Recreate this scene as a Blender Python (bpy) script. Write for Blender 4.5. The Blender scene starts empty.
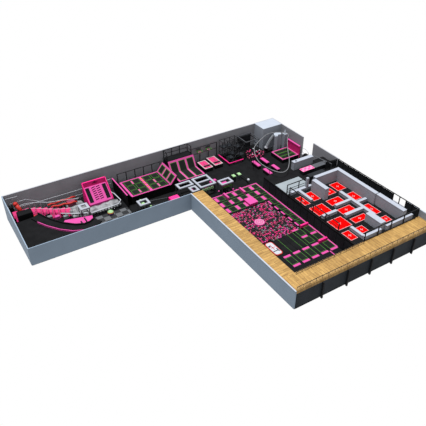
import bpy, math, random
from mathutils import Vector, Matrix
random.seed(7)
S = bpy.context.scene
col = S.collection
# ---------------------------------------------------------------- camera
cam = bpy.data.cameras.new('camera'); cam_o = bpy.data.objects.new('camera', cam); col.objects.link(cam_o)
YAW, PIT = 1.01252086, 0.62079977
cam.sensor_width = 36; cam.lens = 36 * 532.656 / 426; cam.clip_end = 1000
fw = Vector((math.cos(YAW)*math.cos(PIT), math.sin(YAW)*math.cos(PIT), -math.sin(PIT)))
cam_o.location = (-11.2503, -98.2561, 65.5831)
cam_o.rotation_euler = fw.to_track_quat('-Z', 'Y').to_euler()
S.camera = cam_o
# ---------------------------------------------------------------- light
w = bpy.data.worlds.new('world'); S.world = w; w.use_nodes = True
w.node_tree.nodes['Background'].inputs[0].default_value = (1, 1, 1, 1)
w.node_tree.nodes['Background'].inputs[1].default_value = 1.0
sl = bpy.data.lights.new('sun', 'SUN'); so = bpy.data.objects.new('sun', sl); col.objects.link(so)
sl.energy = 9.0; sl.angle = math.radians(10); sl.color = (0.95, 0.98, 1.0)
so.rotation_euler = Vector((0.10, 0.02, -1)).to_track_quat('-Z', 'Y').to_euler(); so.location = (30, -20, 60)
S.view_settings.view_transform = 'Standard'; S.view_settings.look = 'None'
S.view_settings.gamma = 1; S.view_settings.exposure = 0.0; S.view_settings.use_curve_mapping = False

# ---------------------------------------------------------------- materials
def mat(name, c, rough=.6, spec=.2, var=.12, scale=1.5, metal=0, c2=None, mscale=None):
    m = bpy.data.materials.new(name); m.use_nodes = True
    n = m.node_tree; b = n.nodes['Principled BSDF']
    b.inputs['Roughness'].default_value = rough; b.inputs['Specular IOR Level'].default_value = spec
    b.inputs['Metallic'].default_value = metal
    tc = n.nodes.new('ShaderNodeTexCoord'); no = n.nodes.new('ShaderNodeTexNoise')
    no.inputs['Scale'].default_value = scale; no.inputs['Detail'].default_value = 3
    n.links.new(tc.outputs['Object'], no.inputs['Vector'])
    r = n.nodes.new('ShaderNodeValToRGB')
    d = c2 if c2 else tuple(x*(1-var) for x in c)
    e = c if c2 else tuple(min(1, x*(1+var)) for x in c)
    r.color_ramp.elements[0].position = .35; r.color_ramp.elements[1].position = .65
    r.color_ramp.elements[0].color = (*d, 1); r.color_ramp.elements[1].color = (*e, 1)
    n.links.new(no.outputs['Fac'], r.inputs[0]); n.links.new(r.outputs[0], b.inputs['Base Color'])
    return m
M = dict(
    outer=mat('blue grey wall paint', (.132,.168,.212), spec=.1, var=.03, scale=.3),
    inner=mat('warm grey wall paint', (.172,.172,.188), var=.06, scale=.3),
    block=mat('pale grey block paint', (.19,.205,.235), var=.03, scale=.5),
    pad_wall=mat('light grey padding', (.180,.190,.218), spec=.1, var=.04),
    black=mat('black floor vinyl', (.0038,.0038,.0042), rough=.8, spec=.04, var=.2, scale=.6),
    bed=mat('black woven bed', (.0055,.0065,.0055), rough=.85, spec=.04, var=.2, scale=4),
    dark=mat('dark cladding', (.009,.010,.012), rough=.7, spec=.06, var=.2, scale=.5),
    facade=mat('dark facade glass', (.012,.0145,.018), rough=.6, spec=.06, var=.25, scale=.25),
    metal=mat('black steel', (.006,.006,.007), rough=.6, spec=.08),
    grey=mat('mid grey steel', (.028,.030,.035), rough=.5, spec=.3),
    pink=mat('pink vinyl', (.29,.036,.142), spec=.03, var=.05),
    deep=mat('deep pink vinyl', (.42,.014,.115), spec=.03, var=.06),
    hot=mat('coral pink foam', (.30,.020,.080), spec=.03, var=.12, scale=3),
    rose=mat('dusty rose foam', (.15,.022,.05), var=.1),
    red=mat('red court floor', (.30,.001,.001), spec=.0, rough=.9, var=.05, scale=.8),
    redv=mat('dark red vinyl', (.22,.008,.005), var=.15, scale=2),
    orange=mat('orange vinyl', (.3,.10,.005)),
    green=mat('green edging', (.020,.070,.008), var=.08),
    lime=mat('lime vinyl', (.15,.25,.12)),
    purple=mat('purple vinyl', (.08,.015,.22)),
    white=mat('white painted steel', (.23,.235,.255), var=.04),
    frame_grey=mat('lavender grey padding', (.165,.172,.195), spec=.1, var=.05), loop=mat('brushed steel tube', (.10,.10,.105)),
    line=mat('white court line', (.25,.18,.19), var=.04),
    slab=mat('pale grey floor', (.125,.14,.15), var=.06, scale=.4),
    rock=mat('marbled grey foam', (.15,.15,.155), c2=(.040,.040,.043), scale=.9),
    foamg=mat('grey foam', (.085,.08,.085)), foamb=mat('charcoal foam', (.008,.008,.009)),
    chute=mat('grey fabric', (.10,.105,.115), var=.1),
)
def mesh_mat():                                   # dark netting
    m = mat('dark netting', (.012,.013,.015), rough=.8, spec=.05)
    return m
M['net'] = mesh_mat()
def glass_mat():
    m = bpy.data.materials.new('clear screen glass'); m.use_nodes = True
    b = m.node_tree.nodes['Principled BSDF']
    b.inputs['Base Color'].default_value = (.20,.16,.11,1); b.inputs['Roughness'].default_value = .05
    b.inputs['Alpha'].default_value = .16; b.inputs['Specular IOR Level'].default_value = .2
    return m
M['glass'] = glass_mat()
def wood_mat(name, rot):
    m = bpy.data.materials.new(name); m.use_nodes = True; n = m.node_tree; b = n.nodes['Principled BSDF']
    b.inputs['Roughness'].default_value = .6; b.inputs['Specular IOR Level'].default_value = .2
    tc = n.nodes.new('ShaderNodeTexCoord'); mp = n.nodes.new('ShaderNodeMapping')
    mp.inputs['Rotation'].default_value = (0, 0, rot)
    n.links.new(tc.outputs['Object'], mp.inputs[0])
    br = n.nodes.new('ShaderNodeTexBrick'); br.inputs['Scale'].default_value = 1
    br.inputs['Brick Width'].default_value = 2.6; br.inputs['Row Height'].default_value = .62
    br.inputs['Mortar Size'].default_value = .025; br.inputs['Mortar'].default_value = (.085,.048,.018,1)
    br.inputs['Color1'].default_value = (.215,.130,.041,1); br.inputs['Color2'].default_value = (.155,.090,.026,1)
    n.links.new(mp.outputs[0], br.inputs[0])
    mp2 = n.nodes.new('ShaderNodeMapping'); mp2.inputs['Scale'].default_value = (.5, 5, 1); n.links.new(mp.outputs[0], mp2.inputs[0])
    no = n.nodes.new('ShaderNodeTexNoise'); no.inputs['Scale'].default_value = 1.2; no.inputs['Detail'].default_value = 4
    n.links.new(mp2.outputs[0], no.inputs[0])
    mx = n.nodes.new('ShaderNodeMix'); mx.data_type = 'RGBA'; mx.blend_type = 'MULTIPLY'; mx.inputs[0].default_value = .8
    r = n.nodes.new('ShaderNodeValToRGB'); r.color_ramp.elements[0].color = (.72,.62,.5,1); r.color_ramp.elements[1].color = (1.25,1.25,1.2,1)
    r.color_ramp.elements[0].position = .35; r.color_ramp.elements[1].position = .65
    n.links.new(no.outputs[0], r.inputs[0]); n.links.new(br.outputs[0], mx.inputs[6]); n.links.new(r.outputs[0], mx.inputs[7])
    n.links.new(mx.outputs[2], b.inputs['Base Color'])
    return m
M['wood_x'] = wood_mat('oak boards', 0.0); M['wood_y'] = wood_mat('oak boards across', math.pi/2)
def checker_mat(name, c1, c2, s):
    m = bpy.data.materials.new(name); m.use_nodes = True; n = m.node_tree; b = n.nodes['Principled BSDF']
    b.inputs['Roughness'].default_value = .6; b.inputs['Specular IOR Level'].default_value = .2
    tc = n.nodes.new('ShaderNodeTexCoord'); ck = n.nodes.new('ShaderNodeTexChecker')
    ck.inputs['Scale'].default_value = s; ck.inputs[1].default_value = (*c1, 1); ck.inputs[2].default_value = (*c2, 1)
    n.links.new(tc.outputs['Object'], ck.inputs[0]); n.links.new(ck.outputs[0], b.inputs['Base Color'])
    return m
M['checker'] = checker_mat('checkered foam tiles', (.050,.052,.055), (.0075,.008,.009), .75)
M['pattern'] = checker_mat('pink speckled top', (.36,.03,.13), (.36,.12,.20), 1.7)

# ---------------------------------------------------------------- mesh builder (world coordinates)
class MB:
    def __init__(s): s.v = []; s.f = []
    def hexa(s, p):
        i = len(s.v); s.v += [tuple(q) for q in p]
        s.f += [tuple(i+k for k in q) for q in ((3,2,1,0),(4,5,6,7),(0,1,5,4),(1,2,6,5),(2,3,7,6),(3,0,4,7))]; return s
    def box(s, x0, x1, y0, y1, z0, z1):
        x0,x1 = sorted((x0,x1)); y0,y1 = sorted((y0,y1)); z0,z1 = sorted((z0,z1))
        return s.hexa([(x0,y0,z0),(x1,y0,z0),(x1,y1,z0),(x0,y1,z0),(x0,y0,z1),(x1,y0,z1),(x1,y1,z1),(x0,y1,z1)])
    def prism(s, pts, z0, z1):
        n = len(pts); i = len(s.v)
        a = sum(pts[k][0]*pts[(k+1)%n][1]-pts[(k+1)%n][0]*pts[k][1] for k in range(n))
        if a < 0: pts = pts[::-1]
        s.v += [(x,y,z0) for x,y in pts] + [(x,y,z1) for x,y in pts]
        s.f.append(tuple(i+k for k in reversed(range(n)))); s.f.append(tuple(i+n+k for k in range(n)))
        for k in range(n): s.f.append((i+k, i+(k+1)%n, i+n+(k+1)%n, i+n+k))
        return s
    def profile(s, yz, x0, x1):                    # polygon in the y-z plane pushed along x
        n = len(yz); i = len(s.v)
        s.v += [(x0,y,z) for y,z in yz] + [(x1,y,z) for y,z in yz]
        s.f.append(tuple(i+k for k in range(n))); s.f.append(tuple(i+n+k for k in reversed(range(n))))
        for k in range(n): s.f.append((i+k, i+n+k, i+n+(k+1)%n, i+(k+1)%n))
        return s
    def tube(s, path, r, seg=6, closed=False):
        P = [Vector(p) for p in path]; n = len(P); i = len(s.v)
        rs = r if isinstance(r, (list, tuple)) else [r]*n
        for k, p in enumerate(P):
            a = P[(k-1) % n] if (closed or k) else p; b = P[(k+1) % n] if (closed or k < n-1) else p
            t = (b-a).normalized(); ref = Vector((0,0,1)) if abs(t.z) < .9 else Vector((1,0,0))
            u = t.cross(ref).normalized(); v = u.cross(t)
            for q in range(seg):
                an = 2*math.pi*(q+.5)/seg; s.v.append(tuple(p + (u*math.cos(an)+v*math.sin(an))*rs[k]))
        for k in range(n if closed else n-1):
            for q in range(seg):
                a0 = i+k*seg+q; a1 = i+k*seg+(q+1)%seg; b0 = i+((k+1)%n)*seg+q; b1 = i+((k+1)%n)*seg+(q+1)%seg
                s.f.append((a0,b0,b1,a1))
        if not closed:
            s.f.append(tuple(i+q for q in range(seg))); s.f.append(tuple(i+(n-1)*seg+q for q in reversed(range(seg))))
        return s
    def ball(s, c, r, seg=12, rings=8, sq=1):
        i = len(s.v); s.v.append((c[0],c[1],c[2]+r*sq))
        for a in range(1, rings):
            t = math.pi*a/rings
            for b in range(seg):
                p = 2*math.pi*b/seg; s.v.append((c[0]+r*math.sin(t)*math.cos(p), c[1]+r*math.sin(t)*math.sin(p), c[2]+r*sq*math.cos(t)))
        s.v.append((c[0],c[1],c[2]-r*sq)); e = len(s.v)-1
        for b in range(seg):
            s.f.append((i, i+1+b, i+1+(b+1)%seg)); s.f.append((e, e-seg+(b+1)%seg, e-seg+b))
            for a in range(rings-2):
                q = i+1+a*seg; s.f.append((q+b, q+seg+b, q+seg+(b+1)%seg, q+(b+1)%seg))
        return s
    def rbox(s, x0, x1, y0, y1, z0, z1, c=.08):    # box with chamfered top edges
        s.box(x0,x1,y0,y1,z0,z1-c)
        return s.hexa([(x0,y0,z1-c),(x1,y0,z1-c),(x1,y1,z1-c),(x0,y1,z1-c),(x0+c,y0+c,z1),(x1-c,y0+c,z1),(x1-c,y1-c,z1),(x0+c,y1-c,z1)])
    def frame(s, x0, x1, y0, y1, z0, z1, t):
        s.box(x0,x1,y0,y0+t,z0,z1); s.box(x0,x1,y1-t,y1,z0,z1); s.box(x0,x0+t,y0+t,y1-t,z0,z1); s.box(x1-t,x1,y0+t,y1-t,z0,z1); return s
    def build(s, name, m, parent=None, smooth=False):
        xs = [v[0] for v in s.v]; ys = [v[1] for v in s.v]; zs = [v[2] for v in s.v]
        o = Vector(((min(xs)+max(xs))/2, (min(ys)+max(ys))/2, min(zs)))
        me = bpy.data.meshes.new(name); me.from_pydata([tuple(Vector(v)-o) for v in s.v], [], s.f); me.update()
        me.materials.append(M[m])
        if smooth:
            for p in me.polygons: p.use_smooth = True
        ob = bpy.data.objects.new(name, me); col.objects.link(ob)
        if parent:
            q = parent; base = Vector(parent['_w']); ob.parent = parent; ob.location = o - base
        else: ob.location = o
        ob['_w'] = tuple(o)
        return ob
B = MB
def tag(o, label, cat, group=None, kind=None):
    o['label'] = label; o['category'] = cat
    if group: o['group'] = group
    if kind: o['kind'] = kind
    return o
def thing(name, label, cat, loc, group=None):
    o = bpy.data.objects.new(name, None); col.objects.link(o); o.location = loc; o['_w'] = tuple(loc); o.empty_display_size = .3
    return tag(o, label, cat, group)
def struct(name, mb, m):
    o = mb.build(name, m); o['kind'] = 'structure'; return o
ORD = ['first','second','third','fourth','fifth','sixth','seventh','eighth','ninth','tenth','eleventh','twelfth','thirteenth','fourteenth']

# ================================================================= SETTING
H = 4.0; HB = 5.79; X1 = 34.31; Y1 = -16.81; Y2 = -51.39; X2 = 68.13
struct('floor', B().prism([(0,0),(0,Y1),(X1,Y1),(X1,Y2),(X2,Y2),(X2,0)], -.15, 0), 'black')
struct('wall_back', B().box(0, X2+.25, 0, .25, 0, HB), 'inner')
struct('wall_left', B().hexa([(-.16,Y1,0),(0,Y1,0),(0,.25,0),(-.16,.25,0),(-.16,Y1,H),(0,Y1,H),(0,.25,HB),(-.16,.25,HB)]), 'outer')
struct('wall_front', B().box(-.12, X1, Y1-.14, Y1, 0, H), 'outer')
struct('wall_notch', B().box(X1-.25, X1, Y2, Y1-.25, 0, H), 'outer')
struct('wall_right', B().box(X2, X2+.25, -12.2, 0, 0, HB), 'inner')
struct('wall_right', B().box(X2, X2+.25, -24.6, -15.9, 0, HB), 'inner')
struct('wall_right', B().box(X2, X2+.25, -44.1, -24.6, 0, 4.0), 'inner')
struct('wall_right', B().box(X2, X2+.25, Y2, -44.1, 0, 5.55), 'block')
struct('wall_right', B().box(X2, X2+.25, -15.9, -12.2, 0, 1.2), 'inner')
# facade of dark panels
t = B()
for a, b in zip([X1, 40.15, 46, 51.7, 57.3, 62.8], [40.15, 46, 51.7, 57.3, 62.8, X2]):
    t.box(a+.16, b-.16, Y2, Y2+.2, .05, 3.3)
f = struct('wall_facade', t, 'facade')
struct('trim_1', B().box(X1, X2, Y2-.04, Y2+.22, -.1, .05), 'metal')
for x in (40.15, 46, 51.7, 57.3, 62.8):
    o = B().box(x-.14, x+.14, Y2-.35, Y2, -.35, 3.35).build('facade_post', 'metal')
    k = (40.15, 46, 51.7, 57.3, 62.8).index(x)
    tag(o, 'black upright post on the dark front facade, %s from the left' % ORD[k], 'post', 'facade posts')
# oak walkway on top of the perimeter
struct('floor', B().box(X1, 36.9, -47.6, -17.0, 3.75, H+.02), 'wood_x')
struct('floor', B().box(X1, X2, Y2+.05, -47.6, 3.3, H+.02), 'wood_y')
struct('trim_2', B().box(X1-.27, X1, Y2, Y1, 3.98, 4.05), 'block')
struct('wall_ledge', B().box(36.6, 36.88, -47.6, -17.0, 0, 3.75), 'black')
struct('wall_ledge', B().box(36.88, 51.0, -47.9, -47.62, 0, 3.3), 'black')
# upper court deck (floor level 4)
struct('floor', B().box(51.0, X2, -47.6, -19.6, 3.7, 4.0), 'black')
struct('wall_deck', B().box(51.02, 51.3, -47.6, -19.6, 0, 3.7), 'dark')
struct('wall_deck', B().box(51.3, X2, -19.9, -19.62, 0, 3.7), 'dark')
o = B()
for k in range(13): o.box(50.96, 51.02, -21.9-k*2.1, -21.86-k*2.1, 0, 3.9)
struct('trim_5', o, 'metal')
struct('room_corner', B().box(62.5, X2-.02, -3.75, -.02, 0, HB+.02), 'block')
bpy.data.objects['room_corner'].name = 'wall_corner_room'

# ================================================================= helpers for kit
def railing(path, z0, h, label, name='railing', closed=False, net=False, step=2.2, m='metal', r=.09, mid=(.5,), group=None):
    t = thing(name, label, 'railing', (path[0][0], path[0][1], z0), group)
    P = [Vector((p[0], p[1], z0)) for p in path]
    if closed: P = P + [P[0]]
    up = Vector((0,0,h)); rl = B()
    rl.tube([p+up for p in P], r*1.15)
    for q in mid: rl.tube([p+up*q for p in P], r*.7)
    rl.build('rail', m, t)
    done = set()
    for a, b in zip(P, P[1:]):
        n = max(1, round((b-a).length/step))
        for k in range(n+1):
            p = a.lerp(b, k/n); key = (round(p.x,2), round(p.y,2))
            if key in done: continue
            done.add(key); B().tube([p, p+up], r*1.2).build('post', m, t)
        if net:
            for k in range(n):
                if net is not True and k in net: continue
                c = a.lerp(b, (k+.06)/n); d = a.lerp(b, (k+.94)/n); nrm = Vector((0,0,1)).cross((b-a).normalized())*.02
                lo = Vector((0,0,h*.08)); hi = Vector((0,0,h*.92))
                B().hexa([c-nrm+lo, d-nrm+lo, d+nrm+lo, c+nrm+lo, c-nrm+hi, d-nrm+hi, d+nrm+hi, c+nrm+hi]).build('net_panel', 'net', t)
    return t
def tramp(cx, cy, z, w, h, label, group, e=.10):
    t = thing('trampoline', label, 'trampoline', (cx, cy, z), group)
    B().box(cx-w/2+e, cx+w/2-e, cy-h/2+e, cy+h/2-e, z+.005, z+.03).build('bed', 'bed', t)
    B().frame(cx-w/2, cx+w/2, cy-h/2, cy+h/2, z+.005, z+.06, e).build('edge_pad', 'green', t)
    return t
def pad(x0, x1, y0, y1, z0, z1, label, m='pink', group=None, name='foam_pad', cat='pad'):
    return tag(B().rbox(x0,x1,y0,y1,z0,z1, min(.06,(z1-z0)*.5)).build(name, m), label, cat, group)

# ================================================================= COURTS on the upper deck
courts = [
 (60.9,63.3,-29.6,-32.5,'in the far corner by the long grey wall'),
 (58.1,60.3,-30.6,-32.7,'tucked behind the tall grey partition'),
 (54.1,56.0,-29.5,-32.7,'in front of the tall grey partition'),
 (51.5,53.0,-29.8,-33.0,'narrow one beside the railing corner near the pale slab'),
 (56.1,59.6,-33.9,-36.0,'in the middle row, just past the tall partition'),
 (61.1,63.5,-34.2,-37.0,'beside the long grey wall, third strip from the front'),
 (51.5,55.0,-34.1,-37.3,'large one at the outer railing, farther from the viewer'),
 (55.9,59.4,-37.4,-39.4,'in the middle row between two white low walls'),
 (51.5,55.1,-39.4,-42.8,'large one at the outer railing, nearer the viewer'),
 (55.9,59.7,-41.1,-42.8,'in the middle row beside the short tall grey block'),
 (51.4,53.2,-43.6,-46.3,'small one at the near left corner of the courts'),
 (54.5,56.5,-43.8,-45.8,'small one behind the L shaped white low wall'),
 (61.2,63.0,-39.1,-42.7,'beside the long grey wall, second from the front'),
 (61.2,62.9,-43.9,-45.7,'smallest one near the front railing'),
]
for x0,x1,y0,y1,d in courts:
    z = 4.0
    t = thing('dodgeball_court', 'red court mat with white lines, '+d, 'court', ((x0+x1)/2,(y0+y1)/2,z), 'red court mats')
    B().box(x0,x1,y1,y0,z+.004,z+.03).build('mat','red',t)
    cx, cy = (x0+x1)/2, (y0+y1)/2
    B().frame(x0+.02,x1-.02,y1+.02,y0-.02,z+.03,z+.045,.08).build('border_line','line',t)
    B().box(cx-.35,cx+.35,cy-.045,cy+.045,z+.03,z+.045).box(cx-.045,cx+.045,cy-.35,cy+.35,z+.03,z+.045).build('centre_mark','line',t)
def cwall(x0,x1,y0,y1,h,label,g='low court walls'):
    t = thing('padded_wall', label, 'wall', ((x0+x1)/2,(y0+y1)/2,4.0), g)
    B().box(x0,x1,y0,y1,4.0,4+h-.08).build('panel','pad_wall',t)
    B().rbox(x0-.02,x1+.02,y0-.02,y1+.02,4+h-.08,4+h,.03).build('cap','pad_wall',t)
T='tall court walls'
cwall(57.4,64.4,-29.1,-28.3,2.7,'tall grey padded wall closing the back of the courts',T)
cwall(63.5,64.4,-40.0,-29.1,2.7,'long tall grey padded wall beside the courts, far half',T)
cwall(63.8,64.8,-47.0,-40.0,2.5,'long tall grey padded wall beside the courts, near half',T)
cwall(56.1,57.1,-33.5,-29.3,2.7,'tall grey partition standing alone among the red courts',T)
cwall(57.9,59.2,-47.0,-43.1,1.9,'short high grey block between the two small front courts',T)
B().rbox(55.5,56.0,-28.6,-28.1,4,6.9).build('padded_post','pad_wall')
tag(bpy.data.objects['padded_post'],'light grey rounded post at the far left end of the back court wall','post')
cwall(51.4,57.2,-28.5,-27.9,.6,'low pale wall along the near edge of the pale floor slab')
cwall(53.3,53.9,-32.6,-28.5,.6,'low pale wall between the narrow court and its neighbour')
cwall(51.5,55.2,-38.4,-37.8,.7,'low pale wall between the two large courts at the railing')
cwall(56.2,60.2,-37.0,-36.4,.7,'low pale wall on the far side of the middle court')
cwall(55.6,60.2,-40.5,-39.8,.7,'low pale wall on the near side of the middle court')
cwall(60.2,60.9,-43.1,-33.4,.7,'long low pale wall running down between the middle and right courts')
cwall(60.9,63.3,-38.4,-37.8,.7,'low pale stub wall reaching the long grey wall')
cwall(53.5,54.1,-46.9,-43.6,.7,'low pale wall beside the near left corner court')
cwall(53.5,57.9,-47.5,-46.95,.9,'low pale front wall by the oak walkway, left part')
cwall(59.2,66.4,-47.5,-47.05,1.1,'low pale front wall by the oak walkway, right part')
railing([(51.15,-28.4),(51.15,-43.0)],4.0,2.0,'black steel railing along the drop beside the large courts',step=3.6)
railing([(60.5,-27.5),(51.15,-27.5)],4.0,2.1,'black steel railing over the pale floor slab',step=3.2,mid=(.5,.25))
railing([(53.2,-47.75),(66.9,-47.75)],4.02,2.2,'black steel railing between courts and oak walkway',step=3.4,mid=(.08,))
railing([(67.6,-25.0),(67.6,-47.7)],4.0,2.1,'black mesh fence along the far side of the courts',name='mesh_fence',net=(10,11),step=1.62,mid=())
railing([(64.6,-24.3),(67.5,-24.6)],4.0,1.9,'short black mesh fence joining the dark right wall',name='mesh_fence',net=True,step=1.5)
tag(B().rbox(51.1,57.5,-27.9,-23.6,4.0,4.12,.03).build('floor_mat','slab'),'large pale grey floor mat in front of the courts','mat')

# reception corner
t = thing('reception_wall','thick grey reception wall with a pale top and small black mark','wall',(61,-20.5,4.0))
B().box(58.3,63.8,-20.9,-20.0,4,5.93).build('panel','pad_wall',t)
B().rbox(58.25,63.85,-20.95,-19.95,5.93,6.02,.03).build('cap','pad_wall',t)
B().box(58.9,59.3,-20.7,-20.3,6.02,6.05).build('emblem','black',t)
t = thing('reception_counter','dark reception counter with a pink patterned top at its left end','counter',(61.7,-23,4.0))
B().box(58.7,65.6,-23.7,-22.5,4.0,4.95).build('body','dark',t)
B().box(58.6,61.9,-23.8,-22.4,4.95,5.03).build('pink_top','pattern',t)
B().box(61.9,65.7,-23.8,-22.4,4.95,5.03).build('grey_top','grey',t)
railing([(64.6,-19.9),(65.6,-25.0)],4.0,1.5,'thin grey handrail running from the reception wall to the fence',m='grey',step=5,mid=())
tag(B().rbox(58.6,63.0,-26.3,-24.9,4.0,5.0).build('low_cabinet','dark'),'black low cabinet beside the reception counter','cabinet')
# white loop toy at the gap in the right wall
t = thing('entrance_turnstile','white looped tube over a black base in the right wall gap','turnstile',(67.5,-14.4,1.2))
B().ball((67.3,-14.6,1.9),.75,10,7).build('base','black',t,True)
B().tube([(67.4+.1*math.cos(a),-14.3+1.3*math.cos(a),2.9+.75*math.sin(a)) for a in [k*math.pi/8 for k in range(16)]],.06,6,True).build('loop','white',t,True)
B().tube([(67.3,-14.6,1.2),(67.4,-14.3,2.2)],.07).build('stem','white',t)

# oak walkway rails
def screen(path, z0, h, label, g=None):
    t = thing('glass_balustrade', label, 'balustrade', (path[0][0],path[0][1],z0), g)
    P=[Vector((a,b,z0)) for a,b in path]; up=Vector((0,0,h))
    B().tube([p+up for p in P],.05).build('handrail','dark',t)
    for a,b in zip(P,P[1:]):
        nrm = Vector((0,0,1)).cross((b-a).normalized())*.015
        B().hexa([a-nrm,b-nrm,b+nrm,a+nrm,a-nrm+up,b-nrm+up,b+nrm+up,a+nrm+up]).build('glass_panel','glass',t)
        n=round((b-a).length/1.4)
        for k in range(n+1): p=a.lerp(b,k/n); B().tube([p,p+up],.035,5).build('baluster','dark',t)
screen([(X1+.12,Y2+.15),(X2-.2,Y2+.15)],H+.02,.75,'low clear balustrade with grey handrail along the front edge of the oak walkway','walkway balustrades')
screen([(36.8,-48.1),(52.8,-48.1)],H+.02,.5,'low clear balustrade between the oak walkway and the trampoline hall','walkway balustrades')

# ================================================================= MAIN TRAMPOLINE HALL (deck level 1)
D = 1.0
t = thing('trampoline_deck','large black deck of the main trampoline hall with pink outer edging','deck',(44,-31,0))
B().box(37.0,50.98,-45.3,-36.0,0,D).box(49.05,50.98,-36.0,-24.0,0,D).box(37.0,50.98,-24.0,-16.95,0,D).box(37.0,49.05,-36.0,-24.0,0,.58).build('platform','black',t)
B().box(50.72,50.98,-43.5,-16.95,D,D+.08).build('edging','pink',t,)
B().box(38.4,50.72,-17.2,-16.95,D,D+.08).build('edging','pink',t)
B().box(49.2,50.98,-43.75,-43.5,D,D+.08).build('edging','pink',t)
B().box(48.7,48.9,-45.2,-43.9,D,D+.08).build('edging','pink',t)
CX = [40.95,43.2,45.45,47.75,50.0]
g='main hall trampolines'
def ml(r,c): return 'black trampoline with green edges, %s of main hall, %s from left' % (r, ORD[c])
for c,x in enumerate(CX): tramp(x,-18.15,D,1.45,1.7,ml('back row',c),g)
for c,x in enumerate(CX): tramp(x,-20.4,D,1.45,1.7,ml('second row from the back',c),g)
for c,x in ((0,40.95),(1,43.2),(3,47.75)): tramp(x,-22.75,D,1.45,1.7,ml('third row from the back',c),g)
for k,y in enumerate((-22.75,-25.0,-27.35,-29.6,-31.8,-34.0)):
    tramp(50.0,y,D,1.3,1.8,'green edged trampoline right of the foam pit, %s from the back'%ORD[k],g)
for r,y in (('back',-36.5),('front',-39.2)):
    for c,x in ((0,47.75),(1,50.0)): tramp(x,y,D,1.5,1.9,'green edged trampoline in the right front block, %s row, %s one'%(r,('left','right')[c]),g)
for c,x in enumerate(CX): tramp(x,-42.3,D,1.5,2.1,ml('frontmost row',c),g)
g='pink pads between the main trampolines'
for r,y in enumerate((-18.15,-20.4,-22.75)):
    for c,x in enumerate((39.72,42.08,44.33,46.6,48.88)):
        if (r==2 and c==3) or (r==0 and c in (1,3)): continue
        if r>=1 and c==2 and r==2: x=44.25
        pad(x-.36,x+.36,y-.75,y+.75,D,D+.1,'pink pad in the %s trampoline row of the main hall, %s column of pads'%(('back','second','third')[r],ORD[c]),group=g)
for k,y in enumerate((-24.9,-27.2,-29.4,-31.8,-33.9)):
    pad(48.72,49.1,y-.65,y+.65,D,D+.1,'slim pink pad along the right rim of the foam pit, %s from the back'%ORD[k],group=g)
for c,x in enumerate(CX):
    if c<4: pad(x-.8,x+.8,-41.15,-40.6,D,D+.1,'pink pad behind the frontmost trampoline row, %s from the left'%ORD[c],group=g)
    pad(x-.8,x+.8,-44.0,-43.45,D,D+.1,'pink pad before the frontmost trampoline row, %s from the left'%ORD[c],group=g)
for c,x in ((0,47.7),(1,49.95)): pad(x-.75,x+.6,-38.2,-37.65,D,D+.1,'pink pad inside the right front block, %s one'%('left','right')[c],group=g)
pad(46.6,48.0,-35.6,-35.2,D,D+.1,'small pink pad at the near right corner of the foam pit',group=g)
g='raised pink barrier beams'
for x0,x1,y0,y1,d in ((41.85,42.3,-19.3,-17.25,'left one in the back row of the main hall'),(46.1,46.55,-19.3,-17.25,'right one in the back row of the main hall'),
                    (48.75,50.68,-35.45,-35.05,'crosswise at the near end of the right hand column'),(48.6,50.68,-41.1,-40.65,'crosswise near the front right corner')):
    pad(x0,x1,y0,y1,D,D+.65,'raised pink padded barrier beam, '+d,'deep' if y0<-30 else 'pink',g,'barrier_beam','beam')
t = thing('landing_block','large square pink landing block overhanging the foam pit','block',(45.5,-22.8,D))
B().rbox(44.45,46.6,-23.85,-21.45,D+.45,D+.6,.04).build('top_mat','pink',t)
B().box(44.5,46.55,-23.8,-21.5,D,D+.45).build('body','deep',t)
# foam pit
cubes=[]
k=0; y=-24.25
while y>-35.8:
    x=37.2
    while x<48.5:
        if not ((x-42.9)**2+(y+29.4)**2<1.2**2) and not (x>44.2 and x<46.8 and y>-24.0) and not(y<-35.2 and x<41.5):
            cubes.append((x+random.uniform(-.07,.07), y+random.uniform(-.07,.07)))
        x+=.43
    y-=.43
cubes.sort(key=lambda p: p[1])
cm={}
for m,nm in (('hot','coral pink'),('pink','bright pink'),('foamg','grey'),('foamb','charcoal'),('rose','dusty rose')):
    s_=.15
    me=bpy.data.meshes.new('foam_cube'); b=B().rbox(-s_,s_,-s_,s_,-s_,s_,.04); me.from_pydata(b.v,[],b.f); me.materials.append(M[m]); cm[m]=(me,nm)
order=['hot','foamb','foamb','rose','pink','foamb','rose','foamb','foamg','foamg','rose','hot','foamb']
rest={m:B() for m in cm}
for k,(x,y) in enumerate(cubes):
    m=random.choice(order); z=.75+random.uniform(0,.12)
    R=Matrix.Rotation(random.uniform(0,1.57),4,'Z')@Matrix.Rotation(random.uniform(-.5,.5),4,'X')
    if k<300:
        o=bpy.data.objects.new('foam_cube',cm[m][0]); col.objects.link(o); o.matrix_world=Matrix.Translation((x,y,z))@R
        tag(o,'loose %s foam cube lying in the near part of the foam pit'%cm[m][1],'foam cube','%s foam cubes in the pit'%cm[m][1])
    else:
        bb=B().rbox(-.15,.15,-.15,.15,-.15,.15,.04); i=0; T_=Matrix.Translation((x,y,z))@R
        r_=rest[m]; i=len(r_.v); r_.v+=[tuple(T_@Vector(v)) for v in bb.v]; r_.f+=[tuple(i+q for q in f_) for f_ in bb.f]
root=None
stuff=B(); mi=[]
for j,m in enumerate(rest):
    i=len(stuff.v); stuff.v+=rest[m].v; stuff.f+=[tuple(i+q for q in f_) for f_ in rest[m].f]; mi+=[j]*len(rest[m].f)
o=stuff.build('foam_cubes','hot'); o.data.materials.clear()
for m in rest: o.data.materials.append(M[m])
for p,j in zip(o.data.polygons,mi): p.material_index=j
tag(o,'mass of pink, grey and charcoal foam cubes filling the far part of the pit','foam cubes',kind='stuff')
t = thing('round_island','round pink island pad with concentric rings in the foam pit','pad',(42.9,-29.4,.58))
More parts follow.
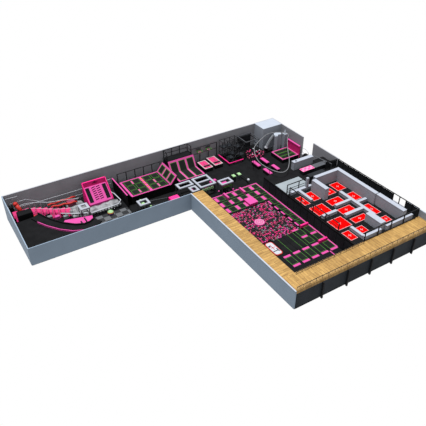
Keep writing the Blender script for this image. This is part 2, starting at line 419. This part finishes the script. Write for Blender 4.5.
B().prism([(42.9+1.1*math.cos(a*math.pi/14),-29.4+1.1*math.sin(a*math.pi/14)) for a in range(28)],.58,1.05).build('cushion','pink',t)
rr=B()
for q in (.85,.45): rr.tube([(42.9+q*math.cos(a*math.pi/12),-29.4+q*math.sin(a*math.pi/12),1.06) for a in range(24)],.07,6,True)
rr.ball((42.9,-29.4,1.0),.18,10,6,.5)
rr.build('rings','line',t)
# airbag lanes
t = thing('airbag_lanes','black inflatable landing lanes split by thin green lines, beside the front trampolines','airbag',(44.3,-38.1,D))
lx=[41.3,42.5,43.75,45.0,46.3]
for a,b in zip(lx,lx[1:]): B().rbox(a+.06,b-.06,-40.45,-35.75,D,D+.06,.03).build('lane','black',t)
for a in (42.5,45.0,46.3): B().box(a-.04,a+.04,-40.45,-35.75,D,D+.08).build('divider_line','green',t)
t = thing('rounded_mat','white rounded mat with red rim and dark markings by the oak walkway','mat',(40.1,-37.7,D))
def rr2(x0,x1,y0,y1,r):
    P=[]
    for cx,cy,a in ((x1-r,y1-r,0),(x0+r,y1-r,90),(x0+r,y0+r,180),(x1-r,y0+r,270)):
        for q in range(5): an=math.radians(a+q*22.5); P.append((cx+r*math.cos(an),cy+r*math.sin(an)))
    return P
B().prism(rr2(39.25,41.0,-39.8,-35.8,.5),D,D+.14).build('rim','redv',t)
B().prism(rr2(39.42,40.83,-39.63,-35.97,.42),D+.14,D+.18).build('top','white',t)
B().box(39.5,40.7,-38.7,-38.5,D+.18,D+.2).box(39.5,39.9,-37.2,-36.8,D+.18,D+.2).box(40.5,40.7,-39.0,-38.0,D+.18,D+.2).build('dark_marks','dark',t)
B().box(40.0,40.12,-38.2,-36.6,D+.18,D+.2).box(39.7,40.6,-37.6,-37.48,D+.18,D+.2).build('red_marks','redv',t)

# ================================================================= MIDDLE TRAMPOLINE PLATFORM (level 2)
Z=2.0
t = thing('raised_deck','raised black platform with pink rim carrying twelve trampolines','deck',(29,-5.5,0))
B().box(24.2,33.5,-8.7,-2.1,0,Z).build('platform','black',t)
B().box(24.2,33.5,-8.76,-8.5,Z-.03,Z+.06).build('front_rim','pink',t)
B().box(24.2,33.5,-2.35,-2.1,Z,Z+.06).build('back_rim','pink',t)
B().box(24.2,24.65,-8.5,-2.35,Z,Z+.06).build('left_rim','pink',t)
B().hexa([(23.0,-9.3,0),(23.1,-9.3,0),(23.1,-1.3,0),(23.0,-1.3,0),(22.9,-9.3,3.2),(23.05,-9.3,3.2),(23.05,-1.3,3.2),(22.9,-1.3,3.2)]).build('side_panel','black',t)
B().box(22.85,23.1,-9.35,-1.25,3.2,3.27).build('side_rim','pink',t)
B().hexa([(23.1,-8.7,2.9),(24.2,-8.7,1.9),(24.2,-2.1,1.9),(23.1,-2.1,2.9),(23.1,-8.7,3.1),(24.2,-8.7,2.06),(24.2,-2.1,2.06),(23.1,-2.1,3.1)]).build('sloped_pad','black',t)
cx=[25.75,27.75,30.35,32.35]; cy=[-3.4,-5.4,-7.4]
for r in range(3):
    for c in range(4):
        tramp(cx[c],cy[r],Z,1.65,1.8,'green edged trampoline on the raised platform, %s row, %s from left'%(('back','middle','front')[r],ORD[c]),'raised platform trampolines')
g='pink strips on the raised platform'
tag(B().box(28.75,29.35,-8.5,-2.35,Z,Z+.05).build('centre_strip','pink'),'wide pink strip down the middle of the raised platform with orange stars','pad')
for c,x in enumerate((26.75,31.35)):
    for r,y in enumerate(cy):
        if (c+r)%2==0 or r==2: pad(x-.16,x+.16,y-.7,y+.7,Z,Z+.08,'narrow pink pad on the raised platform, %s half, %s row'%(('left','right')[c],('back','middle','front')[r]),group=g)
for k in range(5):
    y=-3.1-k*1.1; P=[(29.05+(.34 if q%2==0 else .14)*math.cos(q*math.pi/5),y+(.34 if q%2==0 else .14)*math.sin(q*math.pi/5)) for q in range(10)]
    tag(B().prism(P,Z+.05,Z+.12).build('floor_star','orange'),'orange star on the pink centre strip, %s from the back'%ORD[k],'star','orange floor stars')
# tilted side wall with three trampolines
def bil(a,b,c,d,u,v): return a*(1-u)*(1-v)+b*u*(1-v)+c*u*v+d*(1-u)*v
def sloped(name,corners,th,m,parent):
    a,b,c,d=[Vector(q) for q in corners]; n=(b-a).cross(d-a).normalized()*th
    return B().hexa([a-n,b-n,c-n,d-n,a,b,c,d]).build(name,m,parent)
A_,B_,C_,D_=[Vector(q) for q in ((33.5,-8.9,2),(33.5,-2.1,2),(35.1,-2.1,4.0),(35.1,-8.9,4.0))]
t = thing('tilted_wall','tilted pink wall of three trampolines at the right end of the raised platform','trampoline wall',(34.3,-5.5,0))
def swap(q): return q
nn=(D_-A_).cross(B_-A_).normalized()
if nn.z<0: nn=-nn
def quad(u0,u1,v0,v1,off,th,name,m,parent,A=A_,Bq=B_,C=C_,Dq=D_,n=None):
    n=n or nn
    P=[bil(A,Bq,C,Dq,u,v) for u,v in ((u0,v0),(u1,v0),(u1,v1),(u0,v1))]
    if (P[1]-P[0]).cross(P[3]-P[0]).dot(n)<0: P=P[::-1]
    return B().hexa([p+n*off for p in P]+[p+n*(off+th) for p in P]).build(name,m,parent)
quad(0,1,0,1,-.15,.15,'panel','pink',t)
for k in range(3):
    u0=.05+k*.32
    q=quad(u0,u0+.26,.12,.86,.0,.05,'trampoline_frame','green',t)
    quad(u0+.03,u0+.23,.18,.80,.05,.02,'bed','bed',t)
B().hexa([(33.6,-8.85,0),(35.3,-8.85,0),(35.3,-2.15,0),(33.6,-2.15,0),(33.6,-8.85,1.8),(35.3,-8.85,3.85),(35.3,-2.15,3.85),(33.6,-2.15,1.8)]).build('support','black',t)
railing([(24.0,-1.9),(34.6,-1.9)],2.0,2.2,'black fence along the back of the raised trampoline platform',step=2.1,mid=())

# ================================================================= LANE RAMP
t = thing('lane_ramp','black ramp with three trampoline lanes on pink padding that bend upwards','ramp',(39.6,-5,0))
B().profile([(-8.2,0),(-8.2,1.5),(-4.1,1.5),(-2.6,3.95),(-.4,3.95),(-.4,0)],36.2,42.9).build('base','black',t)
B().profile([(-8.1,1.5),(-4.1,1.5),(-2.6,3.95),(-2.72,4.02),(-4.15,1.56),(-8.1,1.56)],36.2,42.9).build('padding','pink',t)
B().box(36.2,42.9,-2.3,-.4,3.95,4.0).build('top_deck','black',t)
lw=1.45
for k in range(3):
    x0=36.55+k*2.15
    pr=lambda o:[(-7.9,1.5+o),(-4.1,1.5+o),(-2.85,3.5+o)]
    a=[(-7.9,1.55),(-4.14,1.56),(-2.9,3.6),(-2.95,3.68),(-4.17,1.61),(-7.9,1.60)]
    ln=B().profile(a,x0,x0+lw+.25).build('lane','green',t)
    a=[(-7.78,1.59),(-4.17,1.60),(-3.0,3.52),(-3.06,3.58),(-4.21,1.66),(-7.78,1.64)]
    B().profile(a,x0+.11,x0+lw+.14).build('bed','bed',ln)
railing([(36.3,-2.2),(36.3,-.5),(42.6,-.5),(42.6,-2.2)],4.0,2.0,'black cage railing around the platform above the lane ramp',step=2.1)

# ================================================================= COURSE FRAMES
def rig(x0,x1,y0,y1,z,label,bars=(),leg=True,z0=0,th=.45,m='frame_grey',g='white square obstacle frames'):
    t = thing('obstacle_rig',label,'frame',((x0+x1)/2,(y0+y1)/2,z0),g)
    f=B().frame(x0,x1,y0,y1,z,z+.26,th)
    for b in bars: f.box(x0+th,x1-th,b-th/2,b+th/2,z,z+.22)
    f.build('top_frame',m,t)
    if leg:
        for x in (x0+.15,x1-.15):
            for y in (y0+.15,y1-.15): B().tube([(x,y,z0),(x,y,z)],.1).build('leg','grey',t)
    return t
rig(33.9,37.5,-12.3,-10.2,2.5,'white rectangular obstacle frame in front of the tilted trampoline wall')
rig(38.0,42.0,-14.4,-10.1,2.5,'large white two bay obstacle frame below the lane ramp',bars=(-12.2,))
rig(35.7,37.5,-14.9,-12.8,2.5,'small white square frame at the start of the oak walkway')
rig(42.5,45.6,-15.9,-13.8,2.5,'white square frame with a pink mat inside, right of the two bay frame')
rig(23.9,26.3,-13.7,-11.6,2.5,'white square frame with green steps before the raised platform')
rig(12.9,14.9,-8.6,-6.5,2.5,'white square frame on black legs beside the marbled grey area',th=.5)
for x0,x1,y0,y1,z0,z1,m,d in (
  (39.6,40.2,-13.6,-13.0,1.5,2.1,'pink','small pink block hanging in the two bay white frame'),
  (41.2,41.8,-13.3,-12.7,1.5,2.5,'pink','upright pink block at the right of the two bay white frame'),
  (38.6,41.5,-14.2,-13.8,1.4,1.8,'lime','pale green beam under the near side of the two bay white frame'),
  (43.0,44.6,-15.3,-14.2,1.7,2.3,'pink','pink mat inside the square white frame'),
  (42.0,42.6,-13.6,-12.9,2.0,2.9,'pink','pink block at the far left corner of the square white frame'),
  (43.0,45.4,-15.85,-15.6,1.7,2.1,'green','dark green beam under the near side of the square white frame'),
  (36.1,36.5,-14.0,-13.2,2.0,2.5,'pink','small pink block in the little frame by the oak walkway'),
  (24.7,25.4,-12.9,-12.2,1.8,2.4,'lime','bright green step inside the white frame before the raised platform'),
  (24.9,25.3,-11.4,-11.0,1.9,2.5,'lime','green step behind the white frame before the raised platform'),
  (25.9,26.3,-14.2,-13.9,1.5,2.3,'lime','green step at the near right of the white frame before the raised platform')):
    t = thing('obstacle_block',d,'block',((x0+x1)/2,(y0+y1)/2,0))
    B().rbox(x0,x1,y0,y1,z0,z1).build('pad',m,t); B().box((x0+x1)/2-.06,(x0+x1)/2+.06,(y0+y1)/2-.06,(y0+y1)/2+.06,0,z0).build('stand','metal',t)
for k,(x,y,z) in enumerate(((46.0,-17.0,.6),(41.9,-15.6,1.2),(43.6,-16.4,.5),(45.3,-16.2,.9))):
    y=max(y,-16.5); t=thing('buoy','small pink ball on a black stem near the square white frame, %s'%('rightmost','leftmost','second from left','third from left')[k],'ball',(x,y,0),'small pink balls')
    B().ball((x,y,z),.2,10,6).build('ball','pink',t,True); B().tube([(x,y,0),(x,y,z-.1)],.04).build('stem','metal',t)
for k,(x,y) in enumerate(((48.1,-12.2),(49.6,-12.2))):
    t = thing('podium','pale green topped podium, %s of the pair'%('left','right')[k],'podium',(x,y,0),'green topped podiums')
    B().box(x-.35,x+.35,y-.45,y+.45,0,1.3).build('body','grey' if k else 'dark',t); B().rbox(x-.38,x+.38,y-.48,y+.48,1.3,1.55).build('top','lime',t)
t = thing('battle_beam','black floor beam ending in a white ball','beam',(50.3,-13.4,0))
B().tube([(50.4,-11.5,.9),(50.4,-14.6,.9)],.13).build('bar','metal',t); B().ball((50.4,-14.8,.95),.32,12,8).build('ball','white',t,True)
for y in (-11.7,-14.3): B().box(50.3,50.5,y-.1,y+.1,0,.8).build('leg','metal',t)
t = thing('pink_box','pink quilted box against the front wall','box',(31.9,-13.9,0))
B().rbox(30.8,33.0,-14.9,-12.9,0,2.1,.12).build('body','deep',t)
o=B()
for k in range(6): o.box(30.95+k*.36,31.05+k*.36,-14.75,-13.05,2.1,2.14)
o.build('quilt_ridges','pink',t)
t = thing('balance_line','thin grey balance line between the green stepped frame and the pink box','line',(28.5,-12.6,0))
B().tube([(26.4,-12.3,2.3),(30.7,-12.9,2.0)],.045).build('line','grey',t); B().tube([(26.4,-12.9,1.4),(30.7,-13.6,1.3)],.045).build('line','grey',t)
for x,y in ((26.5,-12.5),(30.6,-13.1)): B().tube([(x,y,0),(x,y,2.3)],.06).build('post','metal',t)
tag(B().rbox(27.0,30.2,-15.6,-14.2,0,1.0).build('floor_box','dark'),'long dark floor box between the green stepped frame and the pink box','box')

# ================================================================= CATCH LANES + HOOPS
for k,(x0,x1,y0,y1) in enumerate(((44.4,46.6,-5.7,-2.0),(47.3,49.5,-5.5,-1.4))):
    t = thing('game_mat','pink game mat with white rim and dark crossing bands, %s of the pair'%('left','right')[k],'mat',((x0+x1)/2,(y0+y1)/2,0),'pink game mats')
    B().box(x0,x1,y0,y1,0,.9).build('base','black',t); B().frame(x0,x1,y0,y1,.9,1.05,.22).build('rim','line',t)
    B().box(x0+.22,x1-.22,y0+.22,y1-.22,.9,.98).build('surface','hot',t)
    B().box(x0+.22,x1-.22,y0+1.3,y0+1.75,.98,1.03).box(x0+.9+.3*k,x0+1.15+.3*k,y0+.22,y1-1.2,.98,1.02).build('bands','rose',t)
    B().box(x0+.22,x1-.22,y0+.9,y0+1.1,.98,1.25).build('divider','dark',t)
railing([(43.6,-.6),(50.8,-.6)],0,4.1,'tall black goal frame against the back wall behind the pink game mats',step=2.45,mid=(.62,))
for k,x in enumerate((45.6,48.1)):
    t = thing('basketball_hoop','small green and pink hoop on the back wall frame, %s of the pair'%('left','right')[k],'hoop',(x,-1.0,3.2),'small hoops')
    B().box(x-.6,x+.6,-.85,-.77,3.3,4.1).build('backboard','grey',t)
    B().box(x-.1,x+.1,-.77,-.01,3.6,3.75).build('bracket','metal',t)
    B().frame(x-.65,x+.65,-1.75,-.85,3.3,3.4,.12).build('green_rim','green',t)
    B().tube([(x+.3*math.cos(a*math.pi/6),-1.3+.3*math.sin(a*math.pi/6),3.15) for a in range(12)],.07,6,True).build('ring','pink',t)

# ================================================================= CLIMBING FRAME
t = thing('climbing_gym','large black multi level climbing frame in the back by the corner','climbing frame',(53.4,-3.4,0))
xs=[51.2,52.7,54.2,55.7]; ys=[-5.6,-4.1,-2.6,-1.1]; zs=[0,1.6,3.1,4.7]
for x in xs:
    for y in ys: B().tube([(x,y,0),(x,y,4.8)],.07).build('post','metal',t)
for z in zs[1:]:
    o=B()
    for x in xs: o.tube([(x,ys[0],z),(x,ys[-1],z)],.06)
    for y in ys: o.tube([(xs[0],y,z),(xs[-1],y,z)],.06)
    o.build('level_bars','metal',t)
for k,(a,b,z) in enumerate(((0,0,1.6),(1,1,1.6),(2,1,3.1),(1,2,3.1),(0,2,3.1),(2,0,1.6))):
    B().box(xs[a]+.1,xs[a+1]-.1,ys[b]+.1,ys[b+1]-.1,z,z+.08).build('shelf','dark',t)
for k in range(3): B().tube([(xs[k],ys[0],zs[k]),(xs[k+1],ys[0],zs[k+1])],.05).build('brace','grey',t)
t = thing('corner_pad','pink L shaped floor kerb around the foot of the climbing frame','kerb',(51.2,-5.9,.6))
B().box(50.95,51.13,-6.15,-1.1,.6,.8).build('long_side','deep',t); B().box(51.13,55.1,-6.15,-5.97,.6,.8).build('short_side','deep',t)
for y in (-6.0,-3.5,-1.2): B().box(50.95,51.1,y-.08,y+.08,0,.6).build('foot','metal',t)
B().box(54.8,55.0,-6.15,-6.0,0,.6).build('foot','metal',t)
t = thing('cage_tower','black square cage tower with a grey open top beside the climbing frame','cage',(58.3,-3.1,0))
o=B().frame(56.3,60.3,-5.2,-1.4,4.4,4.55,.14); o.build('top_frame','grey',t)
B().frame(56.7,59.9,-4.8,-1.8,4.1,4.25,.1).build('inner_frame','metal',t)
for x in (56.4,60.2):
    for y in (-5.1,-1.5): B().tube([(x,y,0),(x,y,4.4)],.09).build('post','metal',t)
B().frame(56.4,60.2,-5.1,-1.5,2.8,2.92,.1).build('mid_frame','metal',t)
B().box(56.5,60.1,-1.6,-1.5,.3,4.3).build('net_panel','net',t)
# soft obstacle cluster
k=0
pos=[]
random.seed(3)
while len(pos)<46:
    x=random.uniform(56.2,61.3); y=random.uniform(-8.0,-3.4)
    if abs((x-58.7)/2.5)**2+abs((y+5.75)/1.85)**2<1 and not (x<56.9 and y>-5.4) and all((x-a)**2+(y-b)**2>.3 for a,b in pos): pos.append((x,y))
    k+=1
    if k>5000: break
for k,(x,y) in enumerate(pos):
    m,nm=(('hot','pink'),('rose','dusty rose'),('hot','pink'),('rose','dusty rose'),('hot','pink'),('white','white'))[k%6]; z=.5+.9*random.random()
    t = thing('stepping_pod','small %s stepping pod on a black stem in the cluster by the cage tower'%nm,'pod',(x,y,0),'%s stepping pods'%nm)
    B().ball((x,y,z),.19,8,6,.8).build('cap',m,t,True); B().tube([(x,y,0),(x,y,z-.1)],.04,5).build('stem','metal',t)
# vault blocks
for k,(x0,x1,y0,y1) in enumerate(((55.9,56.7,-11.1,-8.4),(56.1,56.9,-15.4,-12.7),(58.5,59.3,-10.9,-8.2),(58.8,59.6,-14.7,-12.3))):
    t = thing('vault_block','long black vault block with a pink top, %s'%('far left','near left','far right','near right')[k]+' of the four','block',((x0+x1)/2,(y0+y1)/2,0),'pink topped vault blocks')
    B().box(x0,x1,y0,y1,0,.8).build('body','black',t); B().rbox(x0-.03,x1+.03,y0-.03,y1+.03,.8,1.02).build('top','pink',t)
# overhead rail loop
loop=[(66.6,-7.6),(64.6,-6.0),(62.3,-5.7),(59.6,-6.9),(57.2,-8.3),(55.3,-9.9),(53.6,-12.8),(52.6,-15.6),(52.6,-18.4),(53.3,-20.9),(54.3,-21.9),(55.8,-21.6),(57.6,-20.0),(59.4,-17.8),(61.0,-15.4),(63.0,-12.6),(65.0,-10.1),(66.2,-8.9)]
def smooth_loop(P,n=5):
    out=[]; N=len(P)
    for i in range(N):
        p0,p1,p2,p3=[Vector((*P[(i+j)%N],0)) for j in (-1,0,1,2)]
        for k in range(n):
            u=k/n; q=.5*((2*p1)+(p2-p0)*u+(2*p0-5*p1+4*p2-p3)*u*u+(3*p1-p0-3*p2+p3)*u**3); out.append((q.x,q.y,5.35))
    return out
t = thing('overhead_rail_loop','large pale grey looping overhead rail hanging over the back of the hall','rail',(58.8,-13.5,0))
B().tube(smooth_loop(loop),.075,8,True).build('rail','loop',t,True)
for (x,y) in ((53.0,-19.0),(55.0,-10.3),(66.4,-8.6)): B().tube([(x,y,0 if y>-19.6 else 4),(x,y,5.3)],.06).build('column','metal',t)
# trampoline with pink backboard
t = thing('slam_trampoline','square pink rimmed trampoline set with a tall pink backboard','trampoline',(65.1,-9.5,0))
B().box(62.6,67.5,-11.9,-7.3,0,.95).build('base','black',t); B().frame(62.6,67.5,-11.9,-7.3,.95,1.08,.28).build('rim','pink',t)
for k in range(3):
    y=-11.55+k*1.35
    f_=B().frame(62.95,67.15,y,y+1.25,.95,1.0,.13).build('trampoline_frame','green',t); B().box(63.08,67.02,y+.13,y+1.12,.95,.98).build('bed','bed',f_)
B().box(67.5,67.85,-11.9,-7.3,0,3.2).build('backboard','deep',t)
B().box(67.42,67.9,-11.95,-7.25,3.2,3.32).build('board_cap','pink',t)
# grey slide tower
t = thing('grey_slide_tower','pale grey faceted slide tower with a long tube chute','slide',(66,-5.7,0))
B().prism([(64.2,-6.3),(64.8,-5.0),(65.9,-4.6),(66.7,-5.3),(66.3,-6.2),(65.4,-6.0),(64.9,-6.6)],0,4.5).build('tower','block',t)
B().prism([(66.8,-5.9),(67.8,-5.8),(67.9,-6.8),(66.9,-6.9)],0,4.5).build('annex','block',t)
B().tube([(67.3,-6.3,4.5),(67.3,-6.3,5.6)],[.35,.03],8).build('spire','block',t)
B().tube([(64.5,-5.4,4.3),(63.3,-5.3,2.8),(62.6,-5.3,1.6)],.42,8).build('chute','chute',t)
B().tube([(62.65,-5.3,1.65),(62.4,-5.3,1.25)],.46,8).build('chute_mouth','white',t)
for k,(x,y) in enumerate(((63.2,-4.4),(61.4,-4.2),(65.0,-7.0))):
    tag(B().ball((x,y if y>-7 else -7.0 ,.5),.5,8,6).build('bean_bag','black',None,True),'black lump shaped cushion near the foot of the grey slide tower, %s'%('middle','leftmost','rightmost')[k],'cushion','black cushions')

# ================================================================= LEFT WING
# pink slide tower
t = thing('pink_slide_tower','pink slide tower with black side bands and rows of dark foot slots','slide',(18.5,-3.8,0))
B().profile([(-5.5,0),(-5.5,1.0),(-2.5,3.5),(-2.1,3.5),(-2.1,0)],15.9,21.0).build('body','pink',t)
B().box(15.8,21.1,-2.2,-1.9,0,4.7).build('back_panel','deep',t)
B().prism([(18.0,-2.24),(18.0,-2.2),(19.2,-2.2),(19.2,-2.24)],4.05,4.2).hexa([(18.3,-2.24,4.2),(18.9,-2.24,4.2),(18.9,-2.2,4.2),(18.3,-2.2,4.2),(18.5,-2.24,4.42),(18.7,-2.24,4.42),(18.7,-2.2,4.42),(18.5,-2.2,4.42)]).build('emblem','black',t)
for x in (15.75,21.0): B().profile([(-5.7,0),(-5.7,1.25),(-2.2,4.7),(-2.0,4.7),(-2.0,0)],x,x+.16).build('side_wall','deep',t)
def on(x0,x1,y0,y1,off=.02,th=.05):
    z=lambda y:1.0+(y+5.5)/3.0*2.5
    return [(x0,y0,z(y0)+off),(x1,y0,z(y0)+off),(x1,y1,z(y1)+off),(x0,y1,z(y1)+off)]+[(x0,y0,z(y0)+off+th),(x1,y0,z(y0)+off+th),(x1,y1,z(y1)+off+th),(x0,y1,z(y1)+off+th)]
for x in (16.15,19.95): B().hexa(on(x,x+.85,-5.2,-2.6)).build('side_band','black',t)
for c in (0,1):
    for k in range(7):
        x=17.5+c*1.05; y=-5.0+k*.36
        P=[(x,y),(x+.8,y+.16)]
        z=lambda y:1.0+(y+5.5)/3.0*2.5+.02
        B().hexa([(x,y,z(y)),(x+.85,y+.12,z(y+.12)),(x+.85,y+.24,z(y+.24)),(x,y+.12,z(y+.12)),(x,y,z(y)+.04),(x+.85,y+.12,z(y+.12)+.04),(x+.85,y+.24,z(y+.24)+.04),(x,y+.12,z(y+.12)+.04)]).build('foot_slot','black',t)
# marbled area
o=B(); nx,ny=22,12
def terrain():
    b=B(); nx,ny=24,14
    for j in range(ny+1):
        for i in range(nx+1):
            u,v=i/nx,j/ny; x=11.6+u*10.3; y=-5.6-v*2.6 if x>15.2 else -2.2-v*(6.0 if x>12.9 else 5.0)
            if 15.2<x: y=-5.75-v*2.3
            b.v.append((x,y,.75+.22*math.sin(x*2.1+y*1.3)*math.cos(y*2.4-x)))
    for j in range(ny):
        for i in range(nx): a=j*(nx+1)+i; b.f.append((a,a+nx+1,a+nx+2,a+1))
    # skirt
    ring=[j*(nx+1) for j in range(ny+1)]+[ny*(nx+1)+i for i in range(1,nx+1)]+[j*(nx+1)+nx for j in reversed(range(ny))]+[i for i in reversed(range(1,nx))]
    s=len(b.v)
    for r in ring: b.v.append((b.v[r][0],b.v[r][1],0))
    n=len(ring)
    for k in range(n): b.f.append((ring[k],s+k,s+(k+1)%n,ring[(k+1)%n]))
    b.f.append(tuple(s+k for k in reversed(range(n))))
    return b
tag(terrain().build('rock_landscape','rock',None,True),'marbled grey wavy foam ground below the pink slide tower','foam ground')
t = thing('kerb_rail','white kerb with black pickets around the marbled grey ground','kerb',(18,-8,0))
kp=[(9.6,-5.2),(12.2,-6.9),(15.4,-8.45),(21.2,-8.3),(22.2,-7.2),(22.0,-4.2),(21.5,-2.6)]
B().tube([(x,y,1.15) for x,y in kp],.11,8).build('kerb_tube','white',t,True)
for (a,b) in zip(kp,kp[1:]):
    a,b=Vector(a),Vector(b); n=max(1,int((b-a).length/.6))
    for k in range(n):
        p=a.lerp(b,k/n); B().box(p.x-.07,p.x+.07,p.y-.07,p.y+.07,0,1.05).build('picket','metal',t)
t = thing('kerb_rail','white kerb with black pickets behind the marbled ground beside the back wall','kerb',(12.5,-2,0))
kp=[(9.5,-1.9),(14.8,-1.7)]
B().tube([(x,y,1.15) for x,y in kp],.12,8).build('kerb_tube','white',t,True)
for k in range(9): B().box(9.5+k*.6,9.63+k*.6,-1.9,-1.75,0,1.05).build('picket','metal',t)
tag(B().box(13.8,22.8,-13.6,-8.9,0,.08).build('tile_floor','checker'),'grey and black checkered tile floor in front of the white kerb','tile floor')
t = thing('striped_ball','round bouncer striped lime, orange and purple on the checkered tiles','ball',(18.8,-9.5,.08))
B().tube([(18.8,-9.5,.1),(18.8,-9.5,.55)],[.50,.66],14).build('purple_base','purple',t); B().tube([(18.8,-9.5,.55),(18.8,-9.5,.75)],[.66,.60],14).build('orange_band','orange',t)
B().tube([(18.8,-9.5,.75),(18.8,-9.5,1.0)],[.60,.3],14).build('lime_top','lime',t)
# black stage and curved track
tag(B().rbox(1.4,4.3,-4.6,-2.9,0,3.2).build('tower_block','black'),'tall black block at the back left of the black stage','block')
path=[(4.3,-5.0),(5.1,-6.9),(6.3,-9.1),(7.9,-11.3),(9.8,-13.1),(11.8,-14.0),(13.6,-13.8),(14.9,-13.0)]
def ribbon(path,w0,w1,z0,z1):
    P=[Vector((*p,0)) for p in path]; L=[];R=[]
    for k,p in enumerate(P):
        t_=(P[min(k+1,len(P)-1)]-P[max(k-1,0)]).normalized(); n=Vector((-t_.y,t_.x,0))
        L.append(p+n*w0); R.append(p+n*w1)
    b=B()
    for k in range(len(P)-1):
        a,c,d,e=L[k],L[k+1],R[k+1],R[k]
        q=[(v.x,v.y) for v in (e,d,c,a)]
        b.hexa([(x,y,z0) for x,y in q]+[(x,y,z1) for x,y in q])
    return b
P_=[Vector((*p,0)) for p in path]; edge=[]
for k,p in enumerate(P_):
    q=(P_[min(k+1,len(P_)-1)]-P_[max(k-1,0)]).normalized(); e_=p+Vector((-q.y,q.x,0))*1.15; edge.append((e_.x,e_.y))
tag(B().prism([(.05,-16.78),(.05,-5.05)]+edge+[(15.6,-16.78)],0,2.0).build('stage','black'),'broad black stage filling the front left corner','stage')
t = thing('curved_track','curved black track with a thin pink outer edge sweeping round the stage','track',(9,-11,0))
ribbon(path,.9,-.85,2.0,2.3).build('track_bed','black',t)
ribbon(path[1:-1],-.85,-1.0,2.0,2.4).build('pink_edge','pink',t)
ribbon(path,1.15,.9,2.0,2.6).build('inner_lip','black',t)
tag(B().prism([(8.5,-9.0),(9.6,-7.6),(15.0,-8.95),(14.4,-11.3),(12.9,-12.4),(11.3,-12.1),(9.6,-10.7)],0,.9).build('track_infield','pink'),'pink infield floor inside the curve of the black track','floor pad')
for k,(x,y) in enumerate(((12.2,-10.6),(13.2,-9.8))):
    tag(B().rbox(x-.12,x+.12,y-.7,y+.7,.9,1.15,.03).build('floor_bar','dark'),'dark bar lying on the pink infield, %s one'%('left','right')[k],'bar','infield bars')
# obstacle course of pink cushions
pts=[(1.4,-1.5),(2.6,-1.4),(3.8,-1.3),(5.0,-1.5),(6.1,-1.9),(7.2,-2.4),(8.3,-2.9),(9.4,-3.4),(10.5,-3.8),(11.4,-4.1)]
for k,(x,y) in enumerate(pts):
    z=2.2-.14*k
    t = thing('climbing_cushion','bulging coral pink climbing cushion of the back left course, %s from the left'%ORD[k],'cushion',(x,y,0),'coral climbing cushions')
    B().box(x-.45,x+.45,y-.7,y+.6,0,z-.5).build('base','black',t)
    pr=[(y+.75,z-.75),(y+.7,z-.15),(y+.3,z+.08),(y-.2,z+.02),(y-.65,z-.3),(y-.95,z-.75)]
    B().profile(pr,x-.52,x+.52).build('pad','hot',t)
    if k%3!=2: B().profile([(y-1.0,z-1.3),(y-1.0,z-.8),(y-1.3,z-.75),(y-1.65,z-1.3)],x-.3,x+.42).build('step','hot',t)
for k,(x,y,z) in enumerate(((4.9,-3.3,1.2),(6.2,-3.9,.9),(7.4,-4.5,.9),(8.8,-5.1,.8),(10.4,-5.7,.7))):
    tag(B().rbox(x-.5,x+.5,y-.35,y+.35,0,z).build('step_block',('redv','hot','foamg','pink','slab')[k]),'%s step block along the near side of the cushion course'%('dark red','coral','grey','pink','pale grey')[k],'block')
t = thing('red_tube','dark red rounded climbing tube in the far left corner','tube',(2.0,-1.4,0))
B().tube([(2.6,-2.0,2.0),(2.35,-1.5,2.9),(2.0,-1.0,3.6)],.42,10).build('lower_tube','redv',t,True); B().ball((1.95,-.95,3.75),.5,10,8).build('cap','redv',t,True)
B().box(2.2,2.9,-2.1,-1.9,0,1.9).build('stand','metal',t)
tag(B().rbox(.5,1.4,-1.2,-.2,0,3.4).build('corner_box','black'),'black upright box in the far left corner beside the red tube','box')
for k,(a,b) in enumerate((((8.0,-2.0,1.9),(14.0,-1.9,1.9)),((8.4,-3.0,1.9),(13.8,-3.6,1.7)))):
    t = thing('red_inflatable_tube','long dark red inflatable tube of the cushion course, %s one'%('rear','front')[k],'tube',(a[0],a[1],0),'long red tubes')
    n=8; P=[tuple(a[j]+(b[j]-a[j])*q/n+(0.12*math.sin(q*2) if j==2 else 0) for j in range(3)) for q in range(n+1)]
    B().tube(P,.19,8).build('tube','redv',t,True)
    for q in (1,4,7): B().tube([(P[q][0],P[q][1],0),(P[q][0],P[q][1],P[q][2])],.05).build('stand','grey',t)
tag(B().rbox(11.9,13.6,-3.4,-2.1,.9,1.7).build('arch_pad','rose'),'pale rose pad under the right ends of the red tubes','pad')
def rail_line(path,label,posts=True,r=.05,grp='white course rails'):
    t = thing('course_rail',label,'rail',(path[0][0],path[0][1],0),grp); b=B().tube(path,r); b.build('rail','white',t)
    if posts:
        for a,b in zip(path,path[1:]):
            a,b=Vector(a),Vector(b); n=max(1,round((b-a).length/1.3))
            for k in range(n):
                p=a.lerp(b,k/n); B().tube([(p.x,p.y,0),tuple(p)],r).build('post','white',t)
        B().tube([(path[-1][0],path[-1][1],0),path[-1]],r).build('post','white',t)
rail_line([(.4,-.4,5.2),(2.7,-.4,5.1)],'short white rail high in the far left corner')
rail_line([(1.0,-.4,3.85),(4.2,-.4,3.85),(8.85,-.4,1.3),(15.5,-.4,1.05),(22.8,-.4,1.5)],'long white rail low along the back wall')
rail_line([(2.3,-.5,2.65),(6.95,-.5,2.45),(15.0,-.5,2.4),(22.8,-.5,2.7)],'long white rail midway up the back wall',False)
rail_line([(.35,-1.0,3.6),(.35,-5.0,2.9),(.35,-9.0,2.3)],'white rail running down beside the left wall')
rail_line([(1.6,-2.6,2.6),(3.6,-2.5,2.9),(5.2,-2.7,2.6),(7.2,-3.4,2.1),(9.4,-4.5,1.9),(12.0,-5.4,1.8)],'white guard rail along the near side of the cushion course')
rail_line([(1.2,-.9,2.9),(3.6,-.9,3.2),(5.6,-1.0,2.9),(8.0,-1.6,2.4),(11.0,-2.4,2.3),(14.0,-3.2,2.2)],'white guard rail along the rear side of the cushion course')
# tidy helper property
for o in bpy.data.objects:
    if '_w' in o: del o['_w']
